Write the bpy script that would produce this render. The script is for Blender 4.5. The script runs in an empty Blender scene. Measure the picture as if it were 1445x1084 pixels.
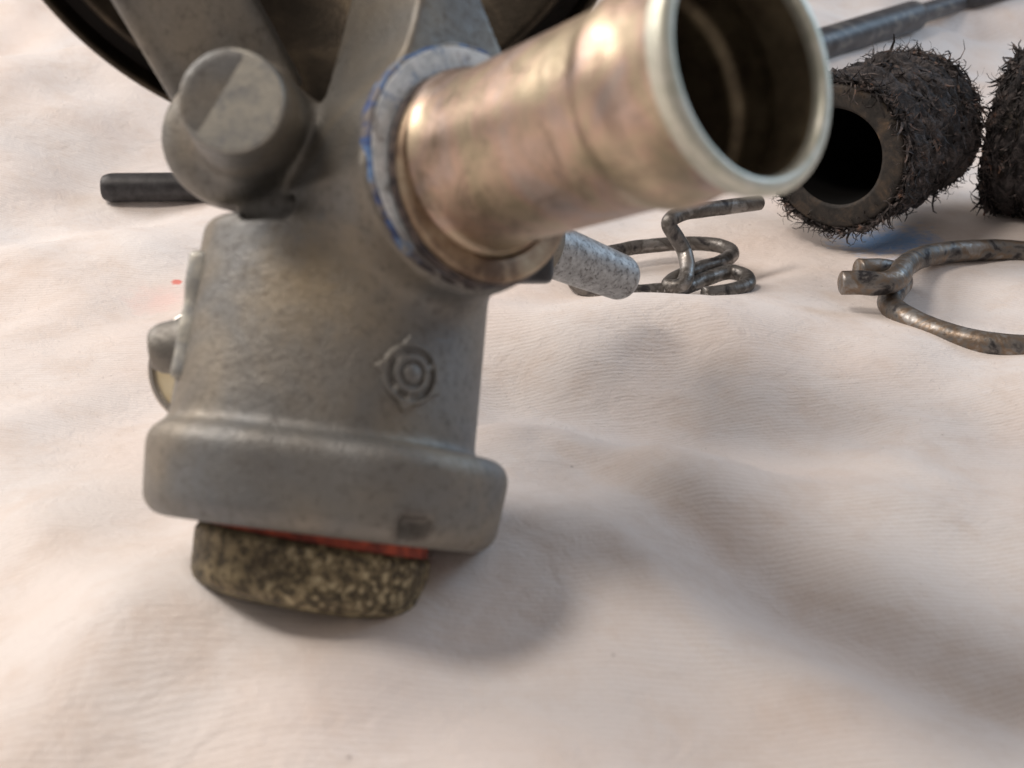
import bpy, bmesh, math, random
import numpy as np
from mathutils import Vector, Matrix, noise

random.seed(7)
rng = np.random.default_rng(11)
S = bpy.context.scene
COL = S.collection
# ------------------------------------------------------------------ camera (1 unit = 1 cm)
S.unit_settings.system = 'METRIC'
PITCH = math.radians(25.0)
H = 9.7
F = 1744.0
cam_data = bpy.data.cameras.new('camera')
cam = bpy.data.objects.new('camera', cam_data)
COL.objects.link(cam)
cam.location = (0, 0, H)
cam.rotation_euler = (math.pi / 2 - PITCH, 0, 0)
cam_data.sensor_width = 36.0
cam_data.lens = 36.0 * F / 1445.0
cam_data.clip_start = 0.5
cam_data.clip_end = 1000
cam_data.dof.use_dof = True
cam_data.dof.focus_distance = 25.5
cam_data.dof.aperture_fstop = 0.30
cam_data.dof.aperture_blades = 0
S.camera = cam

# ------------------------------------------------------------------ world, lamps, exposure
W = bpy.data.worlds.new("World")
S.world = W
W.use_nodes = True
wn = W.node_tree
bg = wn.nodes['Background']
bg.inputs[0].default_value = (0.68, 0.595, 0.55, 1)
bg.inputs[1].default_value = 0.36

def area(name, loc, target, size, power, color, sy=None):
    l = bpy.data.lights.new(name, 'AREA')
    l.energy = power
    l.color = color
    l.size = size
    if sy:
        l.shape = 'RECTANGLE'; l.size_y = sy
    else:
        l.shape = 'DISK'
    o = bpy.data.objects.new(name, l)
    COL.objects.link(o)
    o.location = loc
    d = Vector(target) - Vector(loc)
    o.rotation_euler = d.to_track_quat('-Z', 'Y').to_euler()
    return o

area('ceiling_lamp', (-30, 11, 58), (0, 15, 0), 16, 16000, (1.0, 0.89, 0.79))
area('window_light', (75, 62, 42), (0, 18, 2), 46, 20000, (0.52, 0.75, 1.0), 34)
area('side_window', (-62, 46, 50), (0, 14, 1), 48, 37000, (1.0, 0.92, 0.855))

S.view_settings.view_transform = 'Standard'
S.view_settings.look = 'None'
S.view_settings.exposure = 0.22
S.view_settings.gamma = 1.0
S.render.engine = 'CYCLES'
S.cycles.max_bounces = 8

# ------------------------------------------------------------------ frames
cp, sp = math.cos(PITCH), math.sin(PITCH)
R_ = np.array([[1, 0, 0], [0, sp, -cp], [0, cp, sp]])   # columns: right, up, back of the tilted frame

def K(px, py, d):
    return np.array([(px - 722.5) / F * d, (542 - py) / F * d, -d])

def tow(p):
    p = np.asarray(p, float)
    return p @ R_.T + np.array([0, 0, H])

def G(px, py, z=0.0):
    """point of the scene that shows at px,py and has height z"""
    a, b = (px - 722.5) / F, (542 - py) / F
    w = R_ @ np.array([a, b, -1.0])
    t = (z - H) / w[2]
    return np.array([w[0] * t, w[1] * t, z])

# ------------------------------------------------------------------ cloth height
def ridge(x, y, a, b, w, h, soft=2.0):
    ax, ay = a; bx, by = b
    dx, dy = bx - ax, by - ay
    L2 = dx * dx + dy * dy
    t = ((x - ax) * dx + (y - ay) * dy) / L2
    tc = np.clip(t, 0, 1)
    d2 = (x - ax - tc * dx) ** 2 + (y - ay - tc * dy) ** 2
    return h * np.exp(-d2 / (w * w))

def g2(px, py): return tuple(G(px, py)[:2])
RID = [
    (g2(620, 462), g2(980, 474), 1.35, 0.62),
    (g2(1000, 470), g2(1445, 560), 2.2, 0.35),
    (g2(690, 640), g2(1000, 720), 1.3, 0.28),
    (g2(1000, 720), g2(1500, 770), 1.6, 0.40),
    (g2(800, 770), g2(1130, 960), 0.9, 0.16),
    (g2(1130, 880), g2(1445, 1000), 0.9, -0.20),
    (g2(720, 560), g2(1200, 610), 1.2, -0.35),
    (g2(0, 620), g2(160, 900), 1.5, 0.30),
    (g2(-200, 330), g2(150, 300), 3.0, -0.5),
    (g2(-100, 400), g2(300, 330), 3.0, 0.4),
    (g2(1150, 170), g2(1445, 60), 4.0, -1.2),
    (g2(1100, 60), g2(1700, -60), 7.0, 1.4),
    (g2(0, 1060), g2(400, 930), 1.6, 0.15),
    (g2(0, 352), g2(210, 300), 0.9, -0.16),
    (g2(60, 380), g2(230, 330), 0.7, 0.12),
    (g2(690, 612), g2(930, 668), 0.45, 0.10),
    (g2(930, 668), g2(1300, 742), 0.55, 0.11),
    (g2(760, 640), g2(1010, 800), 0.35, -0.07),
    (g2(1060, 560), g2(1330, 700), 0.5, 0.09),
    (g2(860, 800), g2(1010, 930), 0.3, 0.05),
    (g2(1180, 930), g2(1420, 985), 0.35, -0.08),
    (g2(30, 760), g2(170, 960), 0.5, 0.07),
]
def cloth_h(x, y):
    x = np.asarray(x, float); y = np.asarray(y, float)
    z = np.zeros_like(x)
    for a, b, w, h in RID:
        z = z + ridge(x, y, a, b, w, h)
    # the big fold behind on the left with its crest
    c_ = np.clip(38.0 + 1.1 * (x + 14.2), 33, 46)   # crest of the fold behind on the left
    up_ = 1 / (1 + np.exp(-(y - c_ + 7) / 2.4)) * np.exp(-np.maximum(y - c_, 0) ** 2 / 3.0)
    z = z + 3.2 * up_ / (1 + np.exp((x + 6) / 1.8))
    z = z + 2.6 * np.exp(-((y - 66 - 0.2 * x) / 5.0) ** 2)
    z = z + 0.10 * np.sin(x * 0.9 + 0.5 * y) * np.sin(y * 0.55 - 0.3 * x) + 0.05 * np.sin(x * 2.1 - y * 0.7 + 1.0)
    rs = np.random.RandomState(4)
    for _ in range(12):
        lam = rs.uniform(1.8, 5.5); an = rs.uniform(-0.9, 0.9) + math.pi / 2; ph = rs.uniform(0, 6.28)
        q = (x * math.cos(an) + y * math.sin(an)) * 2 * math.pi / lam
        wd = 0.5 + 0.5 * np.sin(x * rs.uniform(.1, .4) + y * rs.uniform(.1, .3) + rs.uniform(0, 6))
        z = z + 0.011 * lam * wd * np.sin(q + ph + 0.8 * np.sin(x * 0.5 + ph))
    z = z + np.where(y > 60, 0.9 * np.sin((y - 60) * 0.18 + x * 0.05), 0)
    z = z + 0.95 * np.exp(-((x + 2.2) / 4.0) ** 2 - ((y - 13.0) / 3.6) ** 2)     # rise under the housing
    return z - 0.1

def CG(px, py, r, up=0.0):
    """first place where the line of sight comes within r of the cloth"""
    a, b = (px - 722.5) / F, (542 - py) / F
    w = R_ @ np.array([a, b, -1.0])
    t = np.arange(8, 120, 0.01)
    P = np.outer(t, w) + np.array([0, 0, H])
    k = np.argmax(P[:, 2] - r - up < cloth_h(P[:, 0], P[:, 1]))
    return P[k]

# ------------------------------------------------------------------ mesh helpers
def mesh_obj(name, V, Fc, mat, parent=None, origin=None, smooth=True):
    V = np.asarray(V, float)
    me = bpy.data.meshes.new(name)
    o = bpy.data.objects.new(name, me)
    COL.objects.link(o)
    org = np.zeros(3) if origin is None else np.asarray(origin, float)
    me.from_pydata((V - org).tolist(), [], [tuple(int(i) for i in f) for f in Fc])
    me.validate(); me.update()
    if smooth:
        me.polygons.foreach_set('use_smooth', [True] * len(me.polygons))
    if mat: me.materials.append(mat)
    if parent is not None:
        o.parent = parent
    elif origin is not None:
        o.location = org
    return o

def empty(name, loc):
    o = bpy.data.objects.new(name, None)
    COL.objects.link(o)
    o.location = loc
    return o

def tag(o, label=None, cat=None, group=None, kind=None):
    if label: o['label'] = label
    if cat: o['category'] = cat
    if group: o['group'] = group
    if kind: o['kind'] = kind
    return o

def frame(d):
    d = np.asarray(d, float); d = d / np.linalg.norm(d)
    a = np.array([0, 1.0, 0]) if abs(d[1]) < 0.9 else np.array([1.0, 0, 0])
    u = np.cross(a, d); u /= np.linalg.norm(u)
    v = np.cross(d, u)
    return u, v, d

def revolve(prof, base, axis, n=96, closed=False, fn=None):
    """prof: (s along axis, r)"""
    u, v, d = frame(axis)
    th = np.linspace(0, 2 * np.pi, n, endpoint=False)
    V = []
    for i, (s, r) in enumerate(prof):
        rr = np.full(n, r); ss = np.full(n, s)
        if fn: rr, ss = fn(th, ss, rr)
        V.append(base + np.outer(ss, d) + np.outer(rr * np.cos(th), u) + np.outer(rr * np.sin(th), v))
    V = np.concatenate(V)
    Fc = []
    m = len(prof)
    for i in range(m if closed else m - 1):
        j = (i + 1) % m
        for k in range(n):
            l = (k + 1) % n
            Fc.append((i * n + k, i * n + l, j * n + l, j * n + k))
    if not closed:
        if prof[0][1] < 1e-3 or True:
            pass
    return V, Fc

def round_prof(pts, r=0.05, n=4):
    """rounds the corners of an open (s, r) polyline"""
    out = [pts[0]]
    for i in range(1, len(pts) - 1):
        a, b, c = map(np.array, (pts[i - 1], pts[i], pts[i + 1]))
        la, lc = np.linalg.norm(a - b), np.linalg.norm(c - b)
        q = min(r, la * .45, lc * .45)
        p0 = b + (a - b) / la * q; p1 = b + (c - b) / lc * q
        for t in np.linspace(0, 1, n + 1):
            out.append(tuple((1 - t) ** 2 * p0 + 2 * t * (1 - t) * b + t * t * p1))
    out.append(pts[-1])
    return out

def catmull(P, n=10):
    P = [np.asarray(p, float) for p in P]
    P = [2 * P[0] - P[1]] + P + [2 * P[-1] - P[-2]]
    out = []
    for i in range(1, len(P) - 2):
        for t in np.arange(n) / n:
            a, b, c, d = P[i - 1:i + 3]
            out.append(0.5 * ((2 * b) + (-a + c) * t + (2 * a - 5 * b + 4 * c - d) * t * t + (-a + 3 * b - 3 * c + d) * t ** 3))
    out.append(P[-2])
    return np.array(out)

def sweep(path, rad, n=20, cap=True, wob=0.0):
    path = np.asarray(path)
    m = len(path)
    T = np.gradient(path, axis=0); T /= np.linalg.norm(T, axis=1)[:, None]
    u, v, _ = frame(T[0])
    V = []
    th = np.linspace(0, 2 * np.pi, n, endpoint=False)
    rad = np.full(m, rad) if np.isscalar(rad) else np.asarray(rad)
    for i in range(m):
        u = u - T[i] * np.dot(u, T[i]); u /= np.linalg.norm(u)
        v = np.cross(T[i], u)
        r = rad[i] * (1 + (wob * rng.standard_normal(n) if wob else 0))
        V.append(path[i] + np.outer(r * np.cos(th), u) + np.outer(r * np.sin(th), v))
    Fc = [(i * n + k, i * n + (k + 1) % n, (i + 1) * n + (k + 1) % n, (i + 1) * n + k) for i in range(m - 1) for k in range(n)]
    V = np.concatenate(V)
    if cap:
        # slightly bevelled cut ends
        for end in (0, m - 1):
            sgn = -1 if end == 0 else 1
            ring = V[end * n:(end + 1) * n]
            c = path[end]
            b = len(V)
            V = np.concatenate([V, c + (ring - c) * 0.86 + sgn * T[end] * rad[end] * 0.12, [c + sgn * T[end] * rad[end] * 0.14]])
            for k in range(n):
                l = (k + 1) % n
                q = (end * n + k, end * n + l, b + l, b + k)
                t = (b + k, b + l, b + n)
                if sgn < 0: q = q[::-1]; t = t[::-1]
                Fc.append(q); Fc.append(t)
    return V, Fc

def join(parts):
    V = []; Fc = []; o = 0
    for v, f in parts:
        V.append(v); Fc += [tuple(i + o for i in q) for q in f]; o += len(v)
    return np.concatenate(V), Fc

# key points of the housing (used by its materials for wear marks, dark patches and painted light too)
FC = K(664, 236, 14.6)                    # centre of the outlet face
MOUTH = K(1060, 92, 11.35)
D = (MOUTH - FC); TL = np.linalg.norm(D); D /= TL
B0 = K(450, 683, 15.9); B1 = K(500, 325, 16.3)
UP = (B1 - B0) / np.linalg.norm(B1 - B0)
ROOTP = tow(B0 - UP * 1.4)
# ------------------------------------------------------------------ materials
class M:
    def spot(s, base, p, rad, colr, amt, soft=0.4, jag=0.5, stretch=(1, 1, 1)):
        n = s.n.new('ShaderNodeVectorMath'); n.operation = 'SUBTRACT'; s.l.new(s.tc, n.inputs[0]); n.inputs[1].default_value = tuple(float(v) for v in p)
        n2 = s.n.new('ShaderNodeVectorMath'); n2.operation = 'MULTIPLY'; s.l.new(n.outputs[0], n2.inputs[0]); n2.inputs[1].default_value = stretch
        n3 = s.n.new('ShaderNodeVectorMath'); n3.operation = 'LENGTH'; s.l.new(n2.outputs[0], n3.inputs[0])
        d = s.math('ADD', n3.outputs['Value'], s.math('MULTIPLY', s.math('SUBTRACT', s.noise(4.5 / max(rad, .2), 4, 0.65), 0.5), rad * jag * 2))
        return s.mix(s.g(d, rad * soft, rad, amt, 0.0), base, colr)
    def __init__(s, name):
        s.m = bpy.data.materials.new(name); s.m.use_nodes = True
        s.t = s.m.node_tree; s.n = s.t.nodes; s.l = s.t.links
        s.b = s.n['Principled BSDF']
        s.tc = s.n.new('ShaderNodeTexCoord').outputs['Object']
    def set(s, **k):
        for a, v in k.items():
            s.b.inputs[a.replace('_', ' ')].default_value = v
        return s
    def noise(s, scale, detail=4, rough=0.55, dist=0.0, vec=None):
        n = s.n.new('ShaderNodeTexNoise'); s.l.new(vec or s.tc, n.inputs['Vector'])
        n.inputs['Scale'].default_value = scale; n.inputs['Detail'].default_value = detail
        n.inputs['Roughness'].default_value = rough; n.inputs['Distortion'].default_value = dist
        return n.outputs['Fac']
    def map(s, scale=(1, 1, 1), rot=(0, 0, 0), loc=(0, 0, 0), vec=None):
        n = s.n.new('ShaderNodeMapping'); s.l.new(vec or s.tc, n.inputs['Vector'])
        n.inputs['Scale'].default_value = scale; n.inputs['Rotation'].default_value = rot; n.inputs['Location'].default_value = loc
        return n.outputs[0]
    def ramp(s, fac, stops, interp='LINEAR'):
        n = s.n.new('ShaderNodeValToRGB'); s.l.new(fac, n.inputs[0]); r = n.color_ramp; r.interpolation = interp
        while len(r.elements) < len(stops): r.elements.new(0.5)
        for e, (p, c) in zip(r.elements, stops):
            e.position = p; e.color = (*c, 1) if len(c) == 3 else c
        return n.outputs[0]
    def g(s, fac, a, b, lo=0.0, hi=1.0):
        n = s.n.new('ShaderNodeMapRange'); s.l.new(fac, n.inputs[0])
        for i, v in enumerate((a, b, lo, hi)): n.inputs[i + 1].default_value = v
        return n.outputs[0]
    def mix(s, fac, a, b, mode='MIX'):
        n = s.n.new('ShaderNodeMix'); n.data_type = 'RGBA'; n.blend_type = mode
        for i, v in ((0, fac), (6, a), (7, b)):
            if hasattr(v, 'is_linked'): s.l.new(v, n.inputs[i])
            else: n.inputs[i].default_value = v if i == 0 else ((*v, 1) if len(v) == 3 else v)
        return n.outputs[2]
    def math(s, op, a, b=None, c=None):
        n = s.n.new('ShaderNodeMath'); n.operation = op
        for i, v in enumerate((a, b, c)):
            if v is None: continue
            if hasattr(v, 'is_linked'): s.l.new(v, n.inputs[i])
            else: n.inputs[i].default_value = v
        return n.outputs[0]
    def sep(s, vec=None):
        n = s.n.new('ShaderNodeSeparateXYZ'); s.l.new(vec or s.tc, n.inputs[0]); return n.outputs
    def vor(s, scale, vec=None, feat='F1'):
        n = s.n.new('ShaderNodeTexVoronoi'); s.l.new(vec or s.tc, n.inputs['Vector']); n.inputs['Scale'].default_value = scale
        n.feature = feat
        return n.outputs['Distance']
    def col(s, o): s.l.new(o, s.b.inputs['Base Color']); return s
    def rough(s, o): s.l.new(o, s.b.inputs['Roughness']); return s
    def metal(s, o): s.l.new(o, s.b.inputs['Metallic']); return s
    def bump(s, h, strength=0.5, dist=0.02):
        n = s.n.new('ShaderNodeBump'); s.l.new(h, n.inputs['Height']); n.inputs['Strength'].default_value = strength
        n.inputs['Distance'].default_value = dist
        if s.b.inputs['Normal'].is_linked:
            s.l.new(s.b.inputs['Normal'].links[0].from_socket, n.inputs['Normal'])
        s.l.new(n.outputs[0], s.b.inputs['Normal']); return s

# cast zinc
m = M('cast_zinc'); 
n1 = m.noise(0.55, 3, 0.5, 0.6); n2 = m.noise(9, 5, 0.65); n3 = m.noise(38, 3, 0.6)
c = m.ramp(n1, [(0.30, (0.21, 0.225, 0.238)), (0.46, (0.215, 0.213, 0.203)), (0.60, (0.275, 0.25, 0.21)), (0.75, (0.20, 0.195, 0.185))])
c = m.mix(m.g(n2, 0.52, 0.72, 0, 0.55), c, (0.10, 0.09, 0.08))
c = m.mix(m.g(n3, 0.55, 0.8, 0, 0.35), c, (0.36, 0.345, 0.32))
sc = m.noise(3.0, 6, 0.75, 0, m.map((9, 1, 0.8), (0.3, 0.5, 0.2)))
c = m.mix(m.g(sc, 0.64, 0.70, 0, 0.35), c, (0.50, 0.48, 0.45))
LP = lambda px, py, d: tow(K(px, py, d)) - ROOTP
c = m.spot(c, LP(268, 646, 14.2), 0.13, (0.03, 0.03, 0.03), 0.9)
c = m.spot(c, LP(199, 694, 15.6), 0.22, (0.035, 0.022, 0.018), 0.95)
c = m.spot(c, LP(583, 750, 13.9), 0.30, (0.055, 0.045, 0.04), 0.8, 0.3)
c = m.spot(c, LP(493, 205, 14.8), 0.17, (0.50, 0.27, 0.09), 0.8, 0.2, 0.6)
c = m.spot(c, LP(440, 390, 14.3), 0.9, (0.42, 0.33, 0.20), 0.5, 0.05, 0.5)  # warm highlight on the barrel, painted into the zinc colour
c = m.spot(c, LP(650, 460, 14.6), 0.55, (0.09, 0.085, 0.085), 0.6, 0.1, 0.6)  # dark patch on the barrel below the outlet
m.col(c).rough(m.g(n2, 0.3, 0.7, 0.42, 0.62)).set(Metallic=0.72)
m.bump(m.noise(22, 4, 0.65), 0.55, 0.025).bump(m.noise(2.2, 3, 0.5), 0.25, 0.08)
ZINC = m.m
# grey machined / bluish zinc
m = M('machined_zinc')
n1 = m.noise(3, 5, 0.6, 1.0); n2 = m.noise(30, 3)
c = m.ramp(n1, [(0.35, (0.30, 0.31, 0.31)), (0.6, (0.47, 0.46, 0.41))])
m.col(m.mix(m.g(n2, 0.55, 0.75, 0, 0.5), c, (0.16, 0.16, 0.16))).set(Metallic=0.75, Roughness=0.5)
m.bump(m.noise(14, 5, 0.7, 0, m.map((1, 4, 1), (0, 0, 0.5))), 0.4, 0.02)
MACH = m.m
# speckled nipple
m = M('speckled_zinc')
n1 = m.noise(7, 5, 0.65, 0.3); n2 = m.noise(16, 3, 0.6)
c = m.ramp(n1, [(0.32, (0.20, 0.19, 0.18)), (0.45, (0.38, 0.39, 0.40)), (0.65, (0.55, 0.57, 0.58))])
m.col(m.mix(m.g(n2, 0.54, 0.66, 0, 0.85), c, (0.13, 0.13, 0.13))).set(Metallic=0.35, Roughness=0.5)
m.bump(n2, 0.3, 0.02)
SPECK = m.m
# tube plating: yellow-pink chromate over steel
m = M('chromate_plating')
n1 = m.noise(0.75, 3, 0.5, 1.2, m.map((1, 1.6, 1))); n2 = m.noise(4, 5, 0.6, 0.5)
c = m.ramp(n1, [(0.30, (0.50, 0.42, 0.24)), (0.42, (0.66, 0.50, 0.33)), (0.50, (0.70, 0.45, 0.34)), (0.58, (0.62, 0.44, 0.40)), (0.66, (0.58, 0.50, 0.48)), (0.75, (0.66, 0.55, 0.34))])
c = m.mix(m.g(n2, 0.5, 0.75, 0, 0.55), c, (0.34, 0.26, 0.18))
DW = D @ R_.T
dn = m.n.new('ShaderNodeVectorMath'); dn.operation = 'DOT_PRODUCT'; m.l.new(m.tc, dn.inputs[0]); dn.inputs[1].default_value = tuple(DW)
ring = m.n.new('ShaderNodeTexNoise'); ring.noise_dimensions = '1D'; m.l.new(dn.outputs['Value'], ring.inputs['W']); ring.inputs['Scale'].default_value = 5; ring.inputs['Detail'].default_value = 6; ring.inputs['Roughness'].default_value = 0.75
c = m.mix(m.g(ring.outputs['Fac'], 0.5, 0.75, 0, 0.32), c, (0.32, 0.26, 0.19))
c = m.mix(m.g(ring.outputs['Fac'], 0.25, 0.45, 0.3, 0.0), c, (0.66, 0.63, 0.50))
c = m.mix(0.42, c, (0.47, 0.43, 0.37))
c = m.mix(m.g(m.noise(1.1, 5, 0.7, 2.0), 0.50, 0.66, 0, 0.62), c, (0.24, 0.19, 0.145))
m.col(c).rough(m.g(n2, 0.3, 0.7, 0.34, 0.52)).set(Metallic=0.88)
m.bump(ring.outputs['Fac'], 0.12, 0.02)
m.bump(m.noise(3, 3), 0.12, 0.05).bump(m.noise(30, 3), 0.08, 0.01)
TUBE = m.m
m = M('tan_collar'); m.col(m.ramp(m.noise(2.2, 5, 0.65), [(0.35, (0.16, 0.11, 0.08)), (0.5, (0.36, 0.27, 0.19)), (0.68, (0.50, 0.42, 0.31))])).set(Metallic=0.75, Roughness=0.45); TANC = m.m
m = M('dark_tan_bore'); m.col(m.ramp(m.noise(2.5, 4), [(0.35, (0.14, 0.11, 0.075)), (0.65, (0.34, 0.28, 0.19))])).set(Metallic=0.8, Roughness=0.5); BORE = m.m  # darker tan metal inside the pipe
m = M('bright_steel_rim')
n2 = m.noise(6, 4)
m.col(m.ramp(n2, [(0.35, (0.60, 0.62, 0.53)), (0.65, (0.76, 0.76, 0.68))])).set(Metallic=0.8, Roughness=0.5)
RIM = m.m
# housing bowl
m = M('bronze_housing')
n1 = m.noise(1.1, 4, 0.6, 0.5); n2 = m.noise(14, 4)
c = m.ramp(n1, [(0.3, (0.022, 0.018, 0.013)), (0.5, (0.048, 0.038, 0.027)), (0.7, (0.10, 0.078, 0.052))])
m.col(c).rough(m.g(n2, 0.3, 0.7, 0.38, 0.6)).set(Metallic=0.75).bump(n2, 0.2, 0.02)
BOWL = m.m
m = M('dark_groove'); m.set(Base_Color=(0.025, 0.02, 0.018, 1), Roughness=0.7); DARK = m.m
# gasket ring pale with blue edges: radius from the axis through the object origin is not available, so use noise + separate rim
m = M('pale_gasket')
n1 = m.noise(5, 5, 0.65); n2 = m.noise(1.3, 3)
c = m.ramp(n1, [(0.35, (0.50, 0.55, 0.58)), (0.5, (0.72, 0.77, 0.80)), (0.7, (0.84, 0.87, 0.90))])
c = m.mix(m.g(m.noise(22, 3), 0.58, 0.72, 0, 0.6), c, (0.22, 0.24, 0.27))
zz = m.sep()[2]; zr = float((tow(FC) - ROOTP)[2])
c = m.mix(m.g(m.math('ADD', zz, m.math('MULTIPLY', m.math('SUBTRACT', n2, 0.5), 1.2)), zr - 0.75, zr - 0.25, 0.9, 0.0), c, (0.12, 0.10, 0.09))  # darker lower half holds the pipe's shade, painted into the gasket colour
c = m.mix(m.g(m.noise(3.0, 5, 0.75), 0.54, 0.64, 0, 0.7), c, (0.16, 0.26, 0.42))
c = m.mix(m.g(m.noise(2.6, 6, 0.78, 0.5), 0.53, 0.62, 0, 0.75), c, (0.20, 0.18, 0.17))
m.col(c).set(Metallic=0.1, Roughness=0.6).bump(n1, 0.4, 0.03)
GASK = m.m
m = M('blue_sealant')
n1 = m.noise(1.5, 5, 0.7, 0.4)
c = m.ramp(n1, [(0.36, (0.03, 0.03, 0.045)), (0.44, (0.04, 0.09, 0.28)), (0.54, (0.15, 0.27, 0.50)), (0.62, (0.36, 0.40, 0.43))])
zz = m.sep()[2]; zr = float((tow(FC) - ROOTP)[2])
c = m.mix(m.g(m.math('ADD', zz, m.math('MULTIPLY', m.math('SUBTRACT', n1, 0.5), 2.0)), zr - 0.9, zr - 0.3, 1.0, 0.0), c, (0.045, 0.035, 0.035))  # sealant turns near black towards the bottom
c = m.mix(m.g(m.noise(3.2, 4, 0.7, 1), 0.50, 0.58, 0, 0.9), c, (0.24, 0.22, 0.20))
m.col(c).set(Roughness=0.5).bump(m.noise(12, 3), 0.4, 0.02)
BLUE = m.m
m = M('dark_sealant'); m.col(m.ramp(m.noise(6, 4), [(0.35, (0.03, 0.025, 0.03)), (0.65, (0.13, 0.10, 0.09))])).set(Roughness=0.5); DSEAL = m.m
m = M('red_rubber'); m.col(m.ramp(m.noise(4, 4), [(0.38, (0.16, 0.022, 0.014)), (0.62, (0.50, 0.08, 0.035))])).set(Roughness=0.55); RED = m.m
# crusty brass
m = M('crusted_brass')
n1 = m.noise(2.0, 5, 0.6, 0.3); n2 = m.noise(9, 3, 0.6, 0.2); n3 = m.noise(0.9, 2); n4 = m.noise(22, 2)
c = m.ramp(n1, [(0.36, (0.10, 0.08, 0.05)), (0.52, (0.17, 0.138, 0.08)), (0.68, (0.27, 0.22, 0.13))])
c = m.mix(m.g(n2, 0.50, 0.42, 0, 0.75), c, (0.03, 0.025, 0.018))
sx_ = m.sep()[0]
crm = m.g(m.math('ADD', sx_, m.math('MULTIPLY', m.math('SUBTRACT', n3, 0.5), 3.0)), -0.7, 0.5, 0.15, 1.0)
c = m.mix(m.math('MULTIPLY', m.g(n2, 0.55, 0.64, 0, 1), crm), c, (0.46, 0.40, 0.26))
c = m.mix(m.g(n4, 0.56, 0.7, 0, 0.4), c, (0.36, 0.30, 0.17))
m.col(c).set(Metallic=0.35, Roughness=0.55).bump(n2, 0.45, 0.03)
BRASS = m.m
m = M('black_rubber')
n1 = m.noise(4, 5, 0.6); m.col(m.ramp(n1, [(0.35, (0.012, 0.012, 0.014)), (0.7, (0.045, 0.044, 0.048))])).set(Roughness=0.5).bump(m.noise(20, 3), 0.2, 0.01)
BLACK = m.m
m = M('dark_plastic')
n1 = m.noise(1.2, 4, 0.6, 0.5, m.map((0.4, 2, 2), (0, 0, 0.45))); m.col(m.ramp(n1, [(0.35, (0.022, 0.022, 0.026)), (0.55, (0.06, 0.062, 0.07)), (0.7, (0.16, 0.155, 0.14))])).set(Roughness=0.42)
DPLAS = m.m
m = M('old_rubber')
n1 = m.noise(2.2, 6, 0.65, 0.4); n2 = m.noise(9, 4)
c = m.ramp(n1, [(0.36, (0.010, 0.009, 0.008)), (0.50, (0.024, 0.020, 0.017)), (0.62, (0.055, 0.040, 0.028)), (0.73, (0.14, 0.09, 0.05))])
m.col(c).set(Roughness=0.72).bump(n2, 0.6, 0.03)
RUB = m.m
m = M('hose_inside'); m.set(Base_Color=(0.006, 0.006, 0.006, 1), Roughness=0.95); m.b.inputs['Specular IOR Level'].default_value = 0.1; INS = m.m
m = M('frayed_braid')
n1 = m.noise(1.7, 6, 0.7, 1.2)
c = m.ramp(n1, [(0.36, (0.010, 0.009, 0.010)), (0.47, (0.035, 0.030, 0.031)), (0.56, (0.105, 0.09, 0.088)), (0.63, (0.035, 0.03, 0.03)), (0.71, (0.20, 0.09, 0.055))])
m.col(c).set(Roughness=0.8).bump(m.noise(7, 5, 0.7, 1.5), 0.9, 0.12)
BRAID = m.m
m = M('torn_fibre')
n1 = m.noise(3.5, 3, 0.7)
m.col(m.ramp(n1, [(0.38, (0.008, 0.007, 0.008)), (0.5, (0.035, 0.03, 0.03)), (0.6, (0.12, 0.10, 0.095)), (0.7, (0.22, 0.12, 0.08))])).set(Roughness=0.75)
FIBRE = m.m
# wire
def wire_mat(name, rust):
    m = M(name)
    n1 = m.noise(1.6, 5, 0.6, 0.4); n2 = m.noise(14, 4)
    c = m.ramp(n1, [(0.36, (0.05, 0.047, 0.05)), (0.44, (0.20, 0.19, 0.18)), (0.52, rust), (0.60, (0.32, 0.31, 0.30)), (0.66, (0.30, 0.28, 0.26)), (0.74, (0.09, 0.085, 0.09))])
    m.col(c).rough(m.g(n2, 0.3, 0.7, 0.28, 0.6)).set(Metallic=0.75).bump(n2, 0.35, 0.02)
    return m.m
WIRE1 = wire_mat('dark_spring_wire', (0.12, 0.11, 0.10))
WIRE2 = wire_mat('worn_spring_wire', (0.22, 0.165, 0.12))
m = M('cut_wire_end'); m.col(m.ramp(m.noise(9, 4), [(0.4, (0.05, 0.045, 0.04)), (0.65, (0.22, 0.20, 0.17))])).set(Metallic=0.6, Roughness=0.5); WEND = m.m
m = M('cream_face'); m.col(m.ramp(m.noise(2, 3), [(0.35, (0.62, 0.52, 0.33)), (0.65, (0.74, 0.66, 0.48))])).set(Roughness=0.3); CREAM = m.m
m = M('polished_ring'); m.set(Base_Color=(0.62, 0.58, 0.53, 1), Metallic=0.95, Roughness=0.22); CHROME = m.m

# cloth
m = M('cotton_twill')
sx, sy, sz = m.sep()
warp = m.noise(0.35, 2)
nz = m.noise(6, 4, 0.65)
v = m.math('ADD', m.math('ADD', sy, m.math('MULTIPLY', sx, -0.10)), m.math('MULTIPLY', warp, 0.4))
kk = 2 * math.pi / 0.088
ph = m.math('ADD', m.math('MULTIPLY', v, kk), m.math('MULTIPLY', nz, 4.2))
rid = m.math('SINE', ph)
xx = m.math('ADD', m.math('MULTIPLY', sx, 2 * math.pi / 0.11), m.math('MULTIPLY', m.math('FLOOR', m.math('DIVIDE', ph, 2 * math.pi)), 2.1))
thr = m.math('SINE', m.math('ADD', xx, m.math('MULTIPLY', nz, 2.5)))
wv = m.math('ADD', m.math('MULTIPLY', rid, 0.55), m.math('MULTIPLY', m.math('MULTIPLY', m.math('ADD', rid, 1.0), thr), 0.14))
irr = m.noise(3.2, 4, 0.65)
patch = m.noise(0.22, 3, 0.5, 0.5)
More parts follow.
